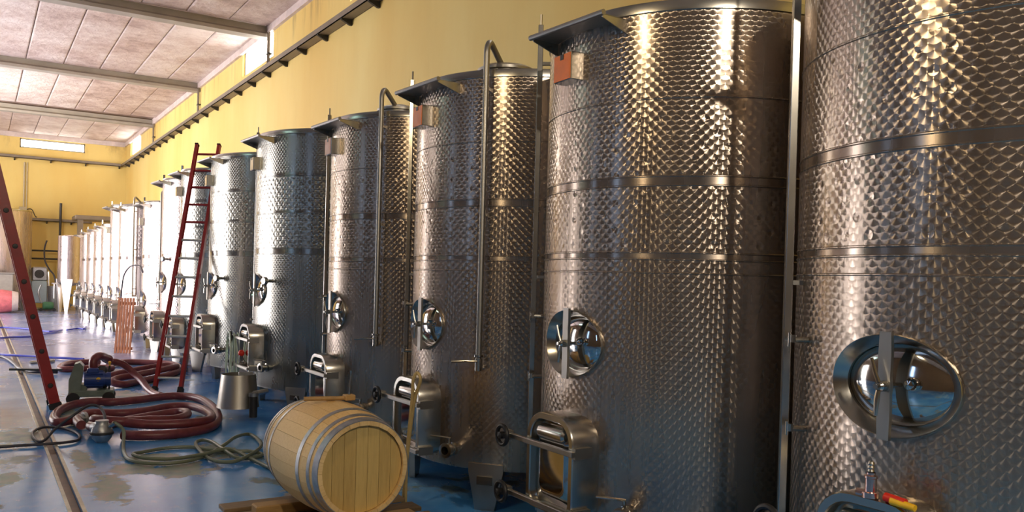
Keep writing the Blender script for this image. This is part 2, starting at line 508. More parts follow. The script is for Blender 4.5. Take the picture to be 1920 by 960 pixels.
# ceiling: deck, panels between the beams, beams, plaster ledge
ceil = struct(MB().box((X0-.3, Y0-.3, ZC+.05), (X1+.3, Y1+.3, ZC+.3)).build('ceiling', ceil_back, smooth=False))
BEAMS = [-9.2, -2.25, 4.8, 11.8, 18.75, 25.65, 33.1]
pm = MB()
nx, ny = 4, 7
pw, pl = .866, 6.62
rings = [[Vector((.005, .005, .06)), Vector((pw-.005, .005, .06)), Vector((pw-.005, pl-.005, .06)), Vector((.005, pl-.005, .06))],
         [Vector((.005, .005, .012)), Vector((pw-.005, .005, .012)), Vector((pw-.005, pl-.005, .012)), Vector((.005, pl-.005, .012))],
         [Vector((.03, .03, 0)), Vector((pw-.03, .03, 0)), Vector((pw-.03, pl-.03, 0)), Vector((.03, pl-.03, 0))]]
pm.loft(rings)
pme = pm.mesh('panel', ceil_panel, False)
for by in BEAMS:
    for i in range(14):
        put('panel', pme, ceil, (X0+.12+i*.876, by+.33, ZC-.005+random.uniform(-.012, .008)))
for i, by in enumerate(BEAMS[1:]):
    bb = MB()
    # I-shaped concrete joist seen from below
    prof = [(0, 0), (.30, 0), (.30, .07), (.2, .13), (.2, .26), (.1, .26), (.1, .13), (0, .07)]
    bb.prism([Vector((X0, by+p[0], 6.90+p[1])) for p in prof], (X1-X0, 0, 0))
    struct(bb.build('trim_%d' % (i+1), beam_mat, smooth=False))
struct(MB().box((X1-.07, Y0, 6.99), (X1, Y1, ZC+.05)).box((X0, Y1-.07, 6.96), (X1-.07, Y1, ZC+.05)).build('trim_7', ledge_mat, smooth=False))

# cable trays
def tray(p, length, z, along, label, spacing, start=0.4):
    t = thing('cable_tray', label, 'cable tray', p, 0)
    bb = MB()
    if along == 'y':
        bb.box((-.2, 0, z), (0, length, z+.015)); bb.box((-.2, 0, z), (-.185, length, z+.11)); bb.box((-.012, 0, z), (-.001, length, z+.09))
    else:
        bb.box((0, -.2, z), (length, 0, z+.015)); bb.box((0, -.2, z), (length, -.185, z+.11)); bb.box((0, -.012, z), (length, -.001, z+.09))
    bb.build('tray_channel', tray_mat, t, False)
    br = MB()
    if along == 'y': br.prism([Vector((0, 0, 0)), Vector((0, 0, -.10)), Vector((-.04, 0, -.10)), Vector((-.2, 0, -.025)), Vector((-.2, 0, 0))], (0, .05, 0))
    else: br.prism([Vector((0, 0, 0)), Vector((0, 0, -.10)), Vector((0, -.04, -.10)), Vector((0, -.2, -.025)), Vector((0, -.2, 0))], (.05, 0, 0))
    bm_ = br.mesh('bracket', dark_metal, False)
    q = start
    while q < length:
        put('bracket', bm_, t, (0, q, z) if along == 'y' else (q, 0, z)); q += spacing
    return t
tray((X1-.001, Y0, 0), Y1-Y0-.001, 6.10, 'y', 'long grey cable tray on brackets running the length of the yellow side wall', 1.19, .25)
tray((-2.0, Y1-.001, 0), 7.17, 6.10, 'x', 'grey cable tray high across the yellow end wall under the window', 1.3, .6)
tray((1.9, Y1-.001, 0), 2.2, 3.58, 'x', 'short grey cable tray low on the yellow end wall behind the small tanks', .9, .5)
for y in (18.62, 25.6, 32.95):
    pos = {18.62: 'nearest of the three under the ceiling beams', 25.6: 'middle of the three under the ceiling beams', 32.95: 'farthest of the three under the ceiling beams'}[y]
    t = thing('wall_conduit', 'thin grey wall conduit, ' + pos, 'conduit', (X1-.06, y, 6.2), 0, 'conduits between ceiling and cable tray')
    MB().cyl((0, 0, 0), (0, 0, .8), .022, n=8).cyl((0, .09, 0), (0, .09, .8), .022, n=8).build('pipe', tray_mat, t)
    MB().box((-.03, -.03, .3), (.058, .12, .33)).build('clip', dark_metal, t, False)
t = thing('conduit_box', 'pale junction box with a conduit on the yellow end wall', 'electrical box', (1.56, Y1, 3.9))
MB().bbox((-.14, -.12, 0), (.14, -.001, .22), .01).build('box_body', conduit_mat, t, False)
MB().cyl((.02, -.04, .2), (.02, -.04, 2.05), .03, n=8).cyl((.12, -.04, .2), (.12, -.04, 2.05), .02, n=8).build('pipe', conduit_mat, t)
MB().tube(smoothpath([(.12, -.1, .12), (.3, -.1, .14), (.42, -.1, -.1), (.46, -.1, -.16), (.5, -.1, -.17)]), .018, 6).build('cable', dark_metal, t)
t = thing('wall_pole', 'dark vertical pipe standing against the end wall with two low crossbars', 'pipe', (2.88, Y1-.30, 0))
MB().cyl((0, 0, 0), (.03, 0, 4.35), .05, n=8).build('pole', dark_metal, t)
MB().cyl((-1.35, 0, 2.35), (0, 0, 2.35), .035, n=8).build('crossbar', dark_metal, t)
MB().cyl((-1.1, 0, 2.02), (0, 0, 2.02), .035, n=8).build('crossbar', dark_metal, t)
t = thing('steel_gantry', 'dark steel gantry frame with flat top behind the small white tanks', 'gantry', (3.45, 37.6, 0))
MB().box((-.1, -.1, 0), (.1, .1, 3.6)).build('post', tray_mat, t, False)
MB().box((1.3, .9, 0), (1.5, 1.1, 3.6)).build('post', tray_mat, t, False)
MB().bbox((-.2, -.2, 3.6), (1.6, 1.2, 3.78), .03).build('deck', tray_mat, t, False)

# ------------------------------------------------------------------ lamps
def pendant(x, y, z, energy, col, size, label):
    t = thing('pendant_lamp', label, 'lamp', (x, y, z))
    MB().lathe([(.03, .30), (.07, .28), (.09, .2), (.2, .1), (.27, 0), (.262, 0), (.19, .1), (.08, .19), (.02, .2)], 24).build('lamp_shade', grey_paint, t)
    MB().cyl((0, 0, .28), (0, 0, ZC-.02-z), .012, n=6).build('stem', dark_metal, t)
    ld = bpy.data.lights.new('lamp_light', 'POINT'); ld.energy = energy; ld.color = col; ld.shadow_soft_size = size
    lo = bpy.data.objects.new('lamp_light', ld); COL.objects.link(lo); lo.location = (0, 0, -.02-size); lo.parent = t
    return t
pendant(.60, -2.7, 5.2, LAMP_BACK, (1, .86, .68), .10, 'white pendant flood lamp hanging behind the viewer')
pendant(-.75, 3.1, 4.3, LAMP_AISLE, (1, .78, .48), .09, 'golden pendant lamp hanging over the aisle near the front tanks')
pendant(-.9, 29.3, 6.45, 520, (1, .95, .88), .15, 'white pendant lamp added out of view to brighten the far ceiling bays')  # added lamp, unseen, makes the bright patch on the far ceiling
t = thing('tube_lamp', 'cool greenish tube lamp hung from the ceiling over the left side', 'lamp', (-3.2, 11.3, 5.2))
MB().bbox((-.1, -.8, .06), (.1, .8, .16), .02).build('housing', grey_paint, t, False)
MB().cyl((0, -.7, .16), (0, -.7, ZC-.02-5.2), .008, n=6).cyl((0, .7, .16), (0, .7, ZC-.02-5.2), .008, n=6).build('stem', dark_metal, t)
ld = bpy.data.lights.new('tube_light', 'AREA'); ld.shape = 'RECTANGLE'; ld.size = .08; ld.size_y = 1.5; ld.energy = LAMP_COOL; ld.color = (.62, 1, .93)
lo = bpy.data.objects.new('tube_light', ld); COL.objects.link(lo); lo.location = (0, 0, .04); lo.parent = t

# ------------------------------------------------------------------ tanks
MC = {}
def cached(key, name, fn, material, angle=35):
    k = (key, material.name)
    if k not in MC: MC[k] = fn().mesh(name, material, True, angle)
    return MC[k]

MA, MCZ = .262, .19                    # half axes of the oval opening
def shell_mb(R, zb, zt, welds, mh):
    prof = [(.05, zb+.02), (R-.06, zb+.0), (R-.01, zb+.012), (R, zb+.03)]
    rows = []
    for w in welds: rows += [(R, w-.006), (R+.004, w-.002), (R+.004, w+.002), (R, w+.006)]
    if mh: rows += [(R, mh-.25), (R, mh+.25)]
    rows = [r for r in rows if not mh or abs(r[1]-mh) >= .2499]
    prof += sorted(rows, key=lambda r: r[1]) + [(R, zt-.06)]
    n = 128
    b = MB().lathe(prof, n)
    if not mh: return b
    k = math.ceil(math.asin(.33/R)/(2*PI/n)); i0, i1 = n//2-k, n//2+k
    r0 = next(i for i, p in enumerate(prof) if abs(p[1]-(mh-.25)) < 1e-6)
    drop = set(r0*n+i for i in range(i0, i1))          # first index of each removed quad
    b.f = [q for q in b.f if not (len(q) == 4 and q[0] in drop and q[3] == q[0]+n)]
    idx = []
    def side(i, za, zb_):
        x, y, z = b.v[r0*n+i]
        for q in range(1, 10):
            b.v.append((x, y, za+(zb_-za)*q/10)); idx.append(len(b.v)-1)
    idx += [r0*n+i for i in range(i0, i1+1)]; side(i1, mh-.25, mh+.25)
    idx += [(r0+1)*n+i for i in range(i1, i0-1, -1)]; side(i0, mh+.25, mh-.25)
    prev = idx
    for f_ in (.5, 1.0):
        cur = []
        for v in idx:
            x, y, z = b.v[v]
            dz = z-mh; l = math.hypot(y/MA, dz/MCZ)
            ey, ez = y/l, dz/l
            yy, z2 = y+(ey-y)*f_, dz+(ez-dz)*f_
            b.v.append((-math.sqrt(R*R-yy*yy), yy, mh+z2)); cur.append(len(b.v)-1)
        m_ = len(idx)
        for q in range(m_):
            b.f.append([prev[q], prev[(q+1) % m_], cur[(q+1) % m_], cur[q]])
        prev = cur
    return b
def rim_mb(R, zt):
    return MB().lathe([(R, zt-.06), (R+.007, zt-.055), (R+.007, zt-.01), (R+.003, zt), (R-.02, zt), (R-.02, zt-.05)], 128)
def lid_mb(R, zt):
    return MB().lathe([(R-.02, zt-.05), (R-.03, zt-.02), (.25, zt+.08), (.24, zt+.12), (.22, zt+.12), (.001, zt+.1)], 48)
def hatch_mb():
    return MB().lathe([(.2, -.06), (.2, .04), (.225, .045), (.225, .065), (.19, .085), (.06, .1), (.05, .12), (.001, .12)], 24)
def leg_mb(R, zb, w0, w1):
    b = MB(); n = 5; rings = []
    for z, w in ((zb+.06, w0), (zb, w0), (zb*.45, (w0*.45+w1*.55)), (0, w1)):
        out, inn = [], []
        for i in range(n):
            y = -w/2 + w*i/(n-1)
            x = math.sqrt(max((R+.006)**2 - y*y, .01))
            out.append(Vector((-x, y, z))); inn.append(Vector((-x+.05, y, z)))
        rings.append(out + inn[::-1])
    return b.loft(rings)
def legplate_mb(R, zb):
    return MB().box((-R-.018, -.06, zb-.09), (-R+.01, .06, zb-.03))
def foot_mb(R): return MB().cyl((-R+.02, 0, 0), (-R+.02, 0, .03), .07, n=12)

# manhole, local origin on the aisle side at the shell, x outward = -x
def ell(a, c, n=40): return [(a*math.cos(2*PI*i/n), c*math.sin(2*PI*i/n)) for i in range(n)]
def mh_collar(R):
    sx = lambda y: R-math.sqrt(R*R-y*y)
    b = MB(); rings = []
    for a, c, f_ in ((.266, .194, lambda y: sx(y)+.004), (.270, .197, lambda y: sx(y)-.020), (.267, .194, lambda y: sx(y)-.027), (.262, .190, lambda y: sx(y)-.022),
                     (.228, .163, lambda y: .040), (.222, .159, lambda y: .046), (.222, .159, lambda y: .075)):
        rings.append([Vector((f_(y), y, z)) for y, z in ell(a, c, 56)][::-1])
    return b.loft(rings, False)
def mh_cover():
    b = MB(); rings = []
    for k, x in ((1, .062), (.97, .056), (.8, .042), (.55, .030), (.3, .023), (.1, .021), (.02, .021)):
        rings.append([Vector((x, y*k, z*k)) for y, z in ell(.2215, .1585)][::-1])
    return b.loft(rings)
def mh_bar():
    b = MB(); rings = []
    for z, w in ((-.205, .024), (-.12, .027), (-.03, .025), (0, .028), (.03, .025), (.12, .027), (.205, .024)):
        rings.append([Vector((-.045, -w, z)), Vector((-.045, w, z)), Vector((-.028, w, z)), Vector((-.028, -w, z))])
    return b.loft(rings)
def mh_wing():
    b = MB(); d = .067
    b.cyl((-.165+d, 0, 0), (.03, 0, 0), .010, n=10)
    b.lathe([(.021, 0), (.021, .03), (.014, .038), (.001, .038)], 14, Matrix.Translation((-.112+d, 0, 0)) @ AX_OUT)
    b.tube([(-.145+d, .0, .015), (-.150+d, .012, .05), (-.152+d, .028, .105)], [.009, .0085, .007], 8)
    b.tube([(-.145+d, .0, -.015), (-.150+d, .002, -.05), (-.152+d, .004, -.11)], [.009, .011, .007], 8)
    return b
def mh_knob():
    return MB().lathe([(.024, 0), (.026, .02), (.018, .042), (.001, .046)], 14, Matrix.Translation((.026, -.08, .012)) @ AX_OUT)

# lower door
def arch(w, z0, z1, r, n=7):
    """rounded-top outline (y,z), counter-clockwise"""
    p = []
    rb = min(.06, r)
    for cx, cz, a0, rr in ((w/2-rb, z0+rb, -PI/2, rb), (w/2-r, z1-r, 0, r), (-w/2+r, z1-r, PI/2, r), (-w/2+rb, z0+rb, PI, rb)):
        for i in range(n):
            a = a0 + PI/2*i/(n-1)
            p.append((cx+rr*math.cos(a), cz+rr*math.sin(a)))
    return p
DZ0, DZ1, DW, DD = .36, .93, .46, .09
def door_neck(z0=DZ0, z1=DZ1):
    b = MB(); rings = []
    for w, dz, r, x in ((DW, 0, .15, .05), (DW, 0, .15, -.235), (DW-.012, .006, .146, -.245), (DW-.07, .035, .12, -.245), (DW-.08, .04, .115, -.238), (DW-.08, .04, .115, -.18)):
        rings.append([Vector((x+DD, y, z)) for y, z in arch(w, z0+dz, z1-dz, r)][::-1])
    return b.loft(rings, False)
def door_panel(z0=DZ0, z1=DZ1):
    b = MB(); rings = []
    for w, dz, r, x in ((DW-.078, .039, .116, -.19), (DW-.10, .05, .105, -.20), (DW-.15, .075, .09, -.205), (DW-.20, .10, .07, -.222), (DW-.24, .12, .055, -.222)):
        rings.append([Vector((x+DD, y, z)) for y, z in arch(w, z0+dz, z1-dz, r)][::-1])
    return b.loft(rings)
def door_roll():
    b = MB()
    b.lathe([(.001, -.135), (.03, -.132), (.045, -.118), (.047, -.1), (.047, .1), (.045, .118), (.03, .132), (.001, .135)], 18, Matrix.Translation((-.205+DD, 0, DZ1-.115)) @ Matrix.Rotation(PI/2, 4, 'X'))
    return b
def door_bar(): return MB().bbox((-.275+DD, -.26, -.016), (-.247+DD, .42, .016), .004).box((-.247+DD, -.26, -.03), (-.13+DD, -.232, .03)).box((-.28+DD, .38, -.028), (-.24+DD, .445, .028))
def door_wheel():
    b = MB(); M_ = Matrix.Translation((-.305+DD, .41, 0)) @ AX_OUT
    ring = [(.058+.013*math.cos(2*PI*i/8), .014*math.sin(2*PI*i/8)) for i in range(8)]
    b.lathe(ring, 22, M_, close=True)
    b.lathe([(.001, -.03), (.022, -.03), (.022, .022), (.001, .026)], 12, M_)
    b.box((-.314+DD, .35, -.013), (-.296+DD, .47, .013))
    return b
# level gauge, labels, hooks, valves
def gauge_mb(R, zt):
    b = MB(); M_ = Matrix.Translation((-R-.065, 0, 0))
    b.bbox((-.017, -.017, .42), (.017, .017, zt+.13), .003, M_)
    return b
def gauge_top(R, zt): return MB().cyl((-R-.065, 0, zt+.13), (-R-.065, 0, zt+.2), .008, n=6)
def gauge_clip(R): return MB().box((-R-.05, -.012, -.01), (-R+.01, .012, .01))
def hook_plate(R, zt):
    z = zt-.085; n = 9; b = MB(); inner = []
    for i in range(n):
        y = .31 - .62*i/(n-1)
        inner.append(Vector((-math.sqrt((R+.004)**2-y*y), y, z)))
    poly = [Vector((-R-.15, -.31, z)), Vector((-R-.15, .31, z))] + inner
    b.prism(poly[::-1], (0, 0, .006))
    return b
def hook_bar(R, zt): return MB().cyl((-R-.15, -.33, zt-.08), (-R-.15, .33, zt-.08), .016, n=10)
def hook_side(R, zt, y):
    xs = -math.sqrt(R*R-.31*.31)
    return MB().prism([Vector((-R-.15, y, zt-.08)), Vector((xs, y, zt-.08)), Vector((xs, y, zt-.16)), Vector((-R-.14, y, zt-.10))], (0, .006, 0))
def board_case(R, z): return MB().bbox((-R-.08, -.092, z-.08), (-R+.02, .092, z+.08), .004)
def board_face(R, z): return MB().box((-R-.084, -.086, z-.075), (-R-.079, .086, z+.075))
def board_mark(R, z): return MB().box((-R-.087, -.016, z+.045), (-R-.083, .018, z+.075))
def tap_mb(R, z):
    b = MB(); b.cyl((-R+.01, 0, z), (-R-.07, 0, z), .013, n=10); b.cyl((-R-.07, 0, z-.012), (-R-.07, 0, z+.02), .016, n=10)
    return b
def tap_lever(R, z): return MB().cyl((-R-.085, 0, z-.03), (-R-.085, 0, z+.03), .006, n=6)
def valve_mb(R, z):
    b = MB(); M_ = Matrix.Translation((-R+.01, 0, z)) @ AX_OUT
    b.lathe([(.035, 0), (.035, .06), (.05, .062), (.05, .085), (.036, .09), (.036, .14), (.055, .145), (.055, .175), (.042, .178), (.03, .178), (.028, .12)], 18, M_)
    b.cyl((-R-.105, 0, z), (-R-.105, 0, z+.085), .010, n=8)
    return b
def valve_lever(R, z): return MB().tube([(-R-.105, -.01, z+.085), (-R-.12, .06, z+.088), (-R-.14, .15, z+.09)], .0075, 8)
def thermo_mb(R, z): return MB().lathe([(.02, 0), (.02, .07), (.048, .07), (.05, .1), (.04, .11), (.001, .11)], 18, Matrix.Translation((-R, 0, z)) @ AX_OUT)
def pipe_mb(R, zb, zt):
    x = -R-.075
    pts = [(x, 0, zb), (x, 0, zt+.10)]
    for i in range(1, 8):
        a = PI*.66*i/7
        pts.append((x+.07-.07*math.cos(a), 0, zt+.10+.09*math.sin(a)))
    pts.append((x+.40, 0, zt+.04))
    return MB().tube(pts, .0225, 12)
def pipe_clip(R): return MB().box((-R-.075, -.01, -.0125), (-R+.01, .01, .0125))
def pipe_valve(R, zb):
    b = MB(); x = -R-.075
    b.cyl((x, 0, zb-.07), (x, 0, zb+.02), .028, n=12); b.cyl((x, 0, zb+.03), (x, 0, zb+.045), .036, n=12); b.cyl((x, 0, zb-.05), (-R+.01, 0, zb-.05), .02, n=10)
    return b
def pipe_lever(R, zb): return MB().tube([(-R-.10, 0, zb+.0), (-R-.12, .08, zb+.0), (-R-.13, .19, zb-.01)], .008, 8)

def bang(parent, name, key, fn, material, ang=0, loc=(0, 0, 0), label=None, angle=35):
    """place a cached part turned by ang degrees (+ = towards the camera end)"""
    o = put(name, cached(key, name, fn, material, angle), parent, loc, rad(ang))
    if label: o['label'] = label
    return o

GROUP = 'steel wine tanks along the yellow wall'
def tank(cx, cy, R, zt, label, shellmat=steelA, zb=.28, welds=(), mh=1.335, mhy=0., door=True, doory=-.02, board=None, pipe=None, hook=True, gauge=36, doorz=0., valve=None, thermo=None, taps=True, detail=2, group=GROUP):
    t = thing('wine_tank', label, 'tank', (cx, cy, 0), 0, group)
    key = (R, zt, zb)
    o = put('shell', cached(('shell', key, welds, mh), 'shell', lambda: shell_mb(R, zb, zt, welds, mh), shellmat), t)
    o['turns'] = float(round(2*PI*R/.05))
    bang(t, 'rim', ('rim', key), lambda: rim_mb(R, zt), steel)
    bang(t, 'lid', ('lid', key), lambda: lid_mb(R, zt), steel_dull)
    for a in (40, -40, 140, -140):
        lg = bang(t, 'leg', ('leg', key), lambda: leg_mb(R, zb, .27, .15), steel_leg, a)
        if detail > 1: bang(lg, 'leg_plate', ('lp', key), lambda: legplate_mb(R, zb), steel)
    if hook:
        h = bang(t, 'ladder_rest', ('hp', key), lambda: hook_plate(R, zt), steel_dull, 3)
        bang(h, 'rest_bar', ('hb', key), lambda: hook_bar(R, zt), steel_dull)
        for s_ in (-1, 1): bang(h, 'side_plate', ('hs', key, s_), lambda: hook_side(R, zt, .31*s_), steel)
    if gauge is not None:
        g = bang(t, 'level_gauge', ('g', key), lambda: gauge_mb(R, zt), steel, -gauge)
        if detail > 1:
            bang(g, 'gauge_tip', ('gt', key), lambda: gauge_top(R, zt), steel_dull)
            for z in (.5, 1.72, zt-.12): bang(g, 'clip', ('gc', R), lambda: gauge_clip(R), steel_dull, 0, (0, 0, z))
    if board:
        bd = bang(t, 'name_board', ('bc', key, board[0]), lambda: board_case(R, board[0]), steel, board[2])
        f_ = bang(bd, 'board_face', ('bf', key, board[0], board[1].name), lambda: board_face(R, board[0]), board[1])
        bang(bd, 'board_mark', ('bm', key, board[0]), lambda: board_mark(R, board[0]), black)
    # manhole: built about the aisle-side point of the shell
    if mh:
        c = put('manhole', cached(('mhc', R), 'manhole', lambda: mh_collar(R), steel), t, (-R, mhy, mh))
        put('manhole_cover', cached('mhv', 'manhole_cover', mh_cover, polished), c)
        put('clamp_bar', cached('mhb', 'clamp_bar', mh_bar, steel_dull), c)
        put('wing_handle', cached('mhw', 'wing_handle', mh_wing, steel), c)
        if detail > 1: put('knob', cached('mhk', 'knob', mh_knob, polished), c)
    if door:
        c = put('lower_door', cached('dn', 'lower_door', door_neck, steel), t, (-R, doory, doorz))
        put('door_panel', cached('dp', 'door_panel', door_panel, polished), c)
        put('door_grip', cached('dr', 'door_grip', door_roll, steel), c)
        for z in (.745, .40):
            put('clamp_bar', cached('db', 'clamp_bar', door_bar, steel_dull), c, (0, 0, z))
            put('handwheel', cached('dw', 'handwheel', door_wheel, black), c, (0, 0, z))
    if taps:
        for z in (1.08, 1.47):
            if detail > 1 or z < 1.2:
                o = bang(t, 'sample_tap', ('tp', R, z), lambda: tap_mb(R, z), steel, -31)
                bang(o, 'tap_lever', ('tl', R, z), lambda: tap_lever(R, z), steel)
    if valve:
        o = bang(t, 'drain_valve', ('vv', R, valve[1]), lambda: valve_mb(R, valve[1]), steel, valve[0])
        bang(o, 'valve_lever', ('vl', R, valve[1]), lambda: valve_lever(R, valve[1]), steel)
    if thermo:
        bang(t, 'thermometer', ('th', R, thermo[1]), lambda: thermo_mb(R, thermo[1]), steel, thermo[0])
    if pipe:
        a, zb_ = pipe
        p = bang(t, 'standing_pipe', ('pp', key, zb_), lambda: pipe_mb(R, zb_, zt), steel_dull, a)
        bang(p, 'pipe_valve', ('pv', key, zb_), lambda: pipe_valve(R, zb_), steel)
        for z in (zb_+.12, (zb_+zt)/2, zt-.15): bang(p, 'pipe_clip', ('pc', R), lambda: pipe_clip(R), steel_dull, 0, (0, 0, z))
        bang(p, 'valve_lever', ('pl', key, zb_), lambda: pipe_lever(R, zb_), steel)
        q = rad(a)
        bang(t, 'hatch', 'hatch', hatch_mb, steel_dull, 0, (-(R-.33)*math.cos(q), -(R-.33)*math.sin(q), zt))
    return t

WA = (1.757, 1.831, 1.868, 2.232, 2.282, 2.705)
WB = (1.93, 2.0, 2.42, 2.87)
WC = (1.93, 2.0, 2.85)
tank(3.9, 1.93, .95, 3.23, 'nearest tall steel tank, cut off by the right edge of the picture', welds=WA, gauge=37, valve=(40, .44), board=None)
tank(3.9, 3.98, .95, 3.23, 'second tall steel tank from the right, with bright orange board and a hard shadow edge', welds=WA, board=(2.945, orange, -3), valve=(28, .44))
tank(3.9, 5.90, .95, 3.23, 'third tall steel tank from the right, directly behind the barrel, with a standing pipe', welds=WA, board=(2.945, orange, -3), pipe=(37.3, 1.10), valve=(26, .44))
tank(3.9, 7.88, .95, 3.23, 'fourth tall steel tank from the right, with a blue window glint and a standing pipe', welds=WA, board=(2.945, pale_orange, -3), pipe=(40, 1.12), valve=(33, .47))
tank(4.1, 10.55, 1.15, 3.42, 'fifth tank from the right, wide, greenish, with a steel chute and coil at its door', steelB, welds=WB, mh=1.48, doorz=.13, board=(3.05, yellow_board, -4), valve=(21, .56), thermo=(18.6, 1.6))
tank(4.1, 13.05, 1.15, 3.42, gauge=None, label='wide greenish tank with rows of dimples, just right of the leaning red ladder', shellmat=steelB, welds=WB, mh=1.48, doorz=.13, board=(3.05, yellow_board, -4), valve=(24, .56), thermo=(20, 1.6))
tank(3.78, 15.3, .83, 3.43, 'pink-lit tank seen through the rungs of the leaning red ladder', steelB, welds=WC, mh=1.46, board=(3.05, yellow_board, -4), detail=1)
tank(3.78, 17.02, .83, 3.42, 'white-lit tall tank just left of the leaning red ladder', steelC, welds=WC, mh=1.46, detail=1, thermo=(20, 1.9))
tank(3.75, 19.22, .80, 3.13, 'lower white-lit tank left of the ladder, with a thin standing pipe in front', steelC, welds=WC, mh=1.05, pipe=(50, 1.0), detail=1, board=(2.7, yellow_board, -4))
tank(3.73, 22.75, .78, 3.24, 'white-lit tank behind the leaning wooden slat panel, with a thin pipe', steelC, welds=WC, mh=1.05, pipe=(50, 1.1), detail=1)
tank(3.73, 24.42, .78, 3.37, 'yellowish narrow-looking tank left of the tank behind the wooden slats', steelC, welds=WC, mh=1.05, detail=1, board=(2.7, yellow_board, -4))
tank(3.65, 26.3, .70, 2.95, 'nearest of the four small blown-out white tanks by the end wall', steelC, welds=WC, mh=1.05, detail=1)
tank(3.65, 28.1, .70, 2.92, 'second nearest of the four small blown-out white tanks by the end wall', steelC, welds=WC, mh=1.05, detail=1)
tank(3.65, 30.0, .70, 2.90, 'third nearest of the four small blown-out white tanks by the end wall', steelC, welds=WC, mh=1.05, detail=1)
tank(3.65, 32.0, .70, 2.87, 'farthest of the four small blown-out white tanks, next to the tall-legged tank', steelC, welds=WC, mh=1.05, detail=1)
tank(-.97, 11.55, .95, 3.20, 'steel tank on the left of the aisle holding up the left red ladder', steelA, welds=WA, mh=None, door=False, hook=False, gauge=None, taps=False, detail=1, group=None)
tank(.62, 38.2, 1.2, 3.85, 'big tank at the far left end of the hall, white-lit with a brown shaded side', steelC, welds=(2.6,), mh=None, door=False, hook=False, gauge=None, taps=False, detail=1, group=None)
# small tank on long tapering legs
t = thing('small_tank', 'small pink-lit steel tank on long tapering legs at the end of the row', 'tank', (2.95, 35.9, 0))
o = MB().lathe([(.04, .95), (.3, 1.05), (.385, 1.12), (.39, 1.16), (.39, 2.84), (.395, 2.86), (.37, 2.88), (.001, 2.93)], 40).build('shell', steelC, t); o['turns'] = 49.0
lg = MB()
lgm = MB().loft([[Vector((-.40, -w, z)), Vector((-.40, w, z)), Vector((-.34, w, z)), Vector((-.34, -w, z))] for z, w in ((0, .05), (1.25, .2))]).mesh('leg', white_steel)
for a in (75, -45, 195): put('leg', lgm, t, (0, 0, 0), rad(a))
MB().box((-.55, .1, 1.05), (-.2, .5, 1.1)).cyl((-.45, .4, .5), (-.45, .4, 1.05), .03, n=8).build('side_shelf', white_steel, t, False)

# things hanging on tanks
t = thing('orange_tag', 'small orange tag on the big tank at the far left', 'tag', (.22, 37.03, 2.75))
MB().bbox((.2, -.06, 0), (.32, -.045, .2), .004).build('tag_face', orange, t, False)

# ------------------------------------------------------------------ barrel
BX, BY, BZ = 1.99, 4.74, .53
bl = thing('wine_barrel', 'pale oak wine barrel with steel hoops lying on wooden boards', 'barrel', (BX, BY, BZ), rad(2.5))
L = .95
def br_(s): q = (s/L-.5)*2; return .349-.056*q*q
nst = 26
sm = MB(); da = 2*PI/nst
rings = []
for k_ in range(8):
    s_ = L*k_/7
    r = br_(s_); g = .0007
    ring = []
    for (rr, aa) in ((r, -da/2), (r, 0), (r, da/2), (r-.027, da/2), (r-.027, -da/2)):
        off = g if aa < 0 else (-g if aa > 0 else 0)
        a = aa + off/r
        ring.append(Vector((rr*math.sin(a), s_, rr*math.cos(a))))
    rings.append(ring)
sm.loft(rings)
sme = sm.mesh('stave', oak, True, 30)
for i in range(nst):
    o = put('stave', sme, bl); o.rotation_euler = (0, i*da, 0)
for s0, s1, lab in ((0.0, .052, 1), (.085, .115, 0), (.205, .24, 0), (.71, .745, 0), (.835, .865, 0), (.898, .95, 1)):
    prof = []
    hm = MB()
    M_ = Matrix.Rotation(-PI/2, 4, 'X')       # z -> +y
    hm.lathe([(br_(s0)-.001, s0), (br_(s0)+.004, s0), (br_(s1)+.004, s1), (br_(s1)-.001, s1)], 64, M_)
    hm.build('hoop', galv, bl)
for yy, sgn in ((.032, 1), (L-.032, -1)):
    R_ = .268; n = 7; w = 2*R_/n
    for i in range(n):
        x0, x1 = -R_+i*w+.0012, -R_+(i+1)*w-.0012
        pts = []
        for q in range(6): 
            x = x0+(x1-x0)*q/5; pts.append((x, math.sqrt(max(R_*R_-x*x, 0))))
        poly = [Vector((x, yy, z)) for x, z in pts] + [Vector((x, yy, -z)) for x, z in pts[::-1]]
        MB().prism(poly, (0, .022*sgn, 0)).build('head_board', oak_head, bl, False)
MB().cyl((-.02, L*.5, .34), (-.02, L*.5, .352), .028, n=14).build('bung', chock_wood, bl)
# boards under the barrel
pa = thing('pallet', 'low weathered wooden pallet on the floor under the barrel', 'pallet', (2.0, 5.2, 0))
for i in range(3): MB().box((-.55+i*.45, -.75, 0), (-.40+i*.45, .68, .085)).build('runner', pallet_wood, pa, False)
for i in range(6): MB().bbox((-.58, -.78+i*.262, .086), (.62, -.78+i*.262+.16, .115), .004).build('deck_board', pallet_wood, pa, False)
for yy, lab in ((4.93, 'front pale wooden bearer board under the barrel'), (5.50, 'rear pale wooden bearer board under the barrel')):
    tag(MB().bbox((1.55, yy-.06, .1152), (2.42, yy+.06, .185), .008).build('bearer_board', chock_wood, None, False), lab, 'board', 'bearer boards under the barrel')
# tool lying on the barrel
t = thing('barrel_tool', 'wooden-handled tool with an upright metal spout lying on top of the barrel', 'tool', (1.955, 5.2, .885))
MB().cyl((-.17, .06, .012), (.10, .0, .012), .014, n=12).build('handle', chock_wood, t)
MB().bbox((.075, -.035, -.002), (.145, .03, .035), .006).build('block', chock_wood, t, False)
MB().tube([(.11, -.005, .03), (.113, -.005, .09), (.118, -.005, .14), (.12, -.005, .19)], [.009, .011, .006, .009], 8).build('spout', steel, t)

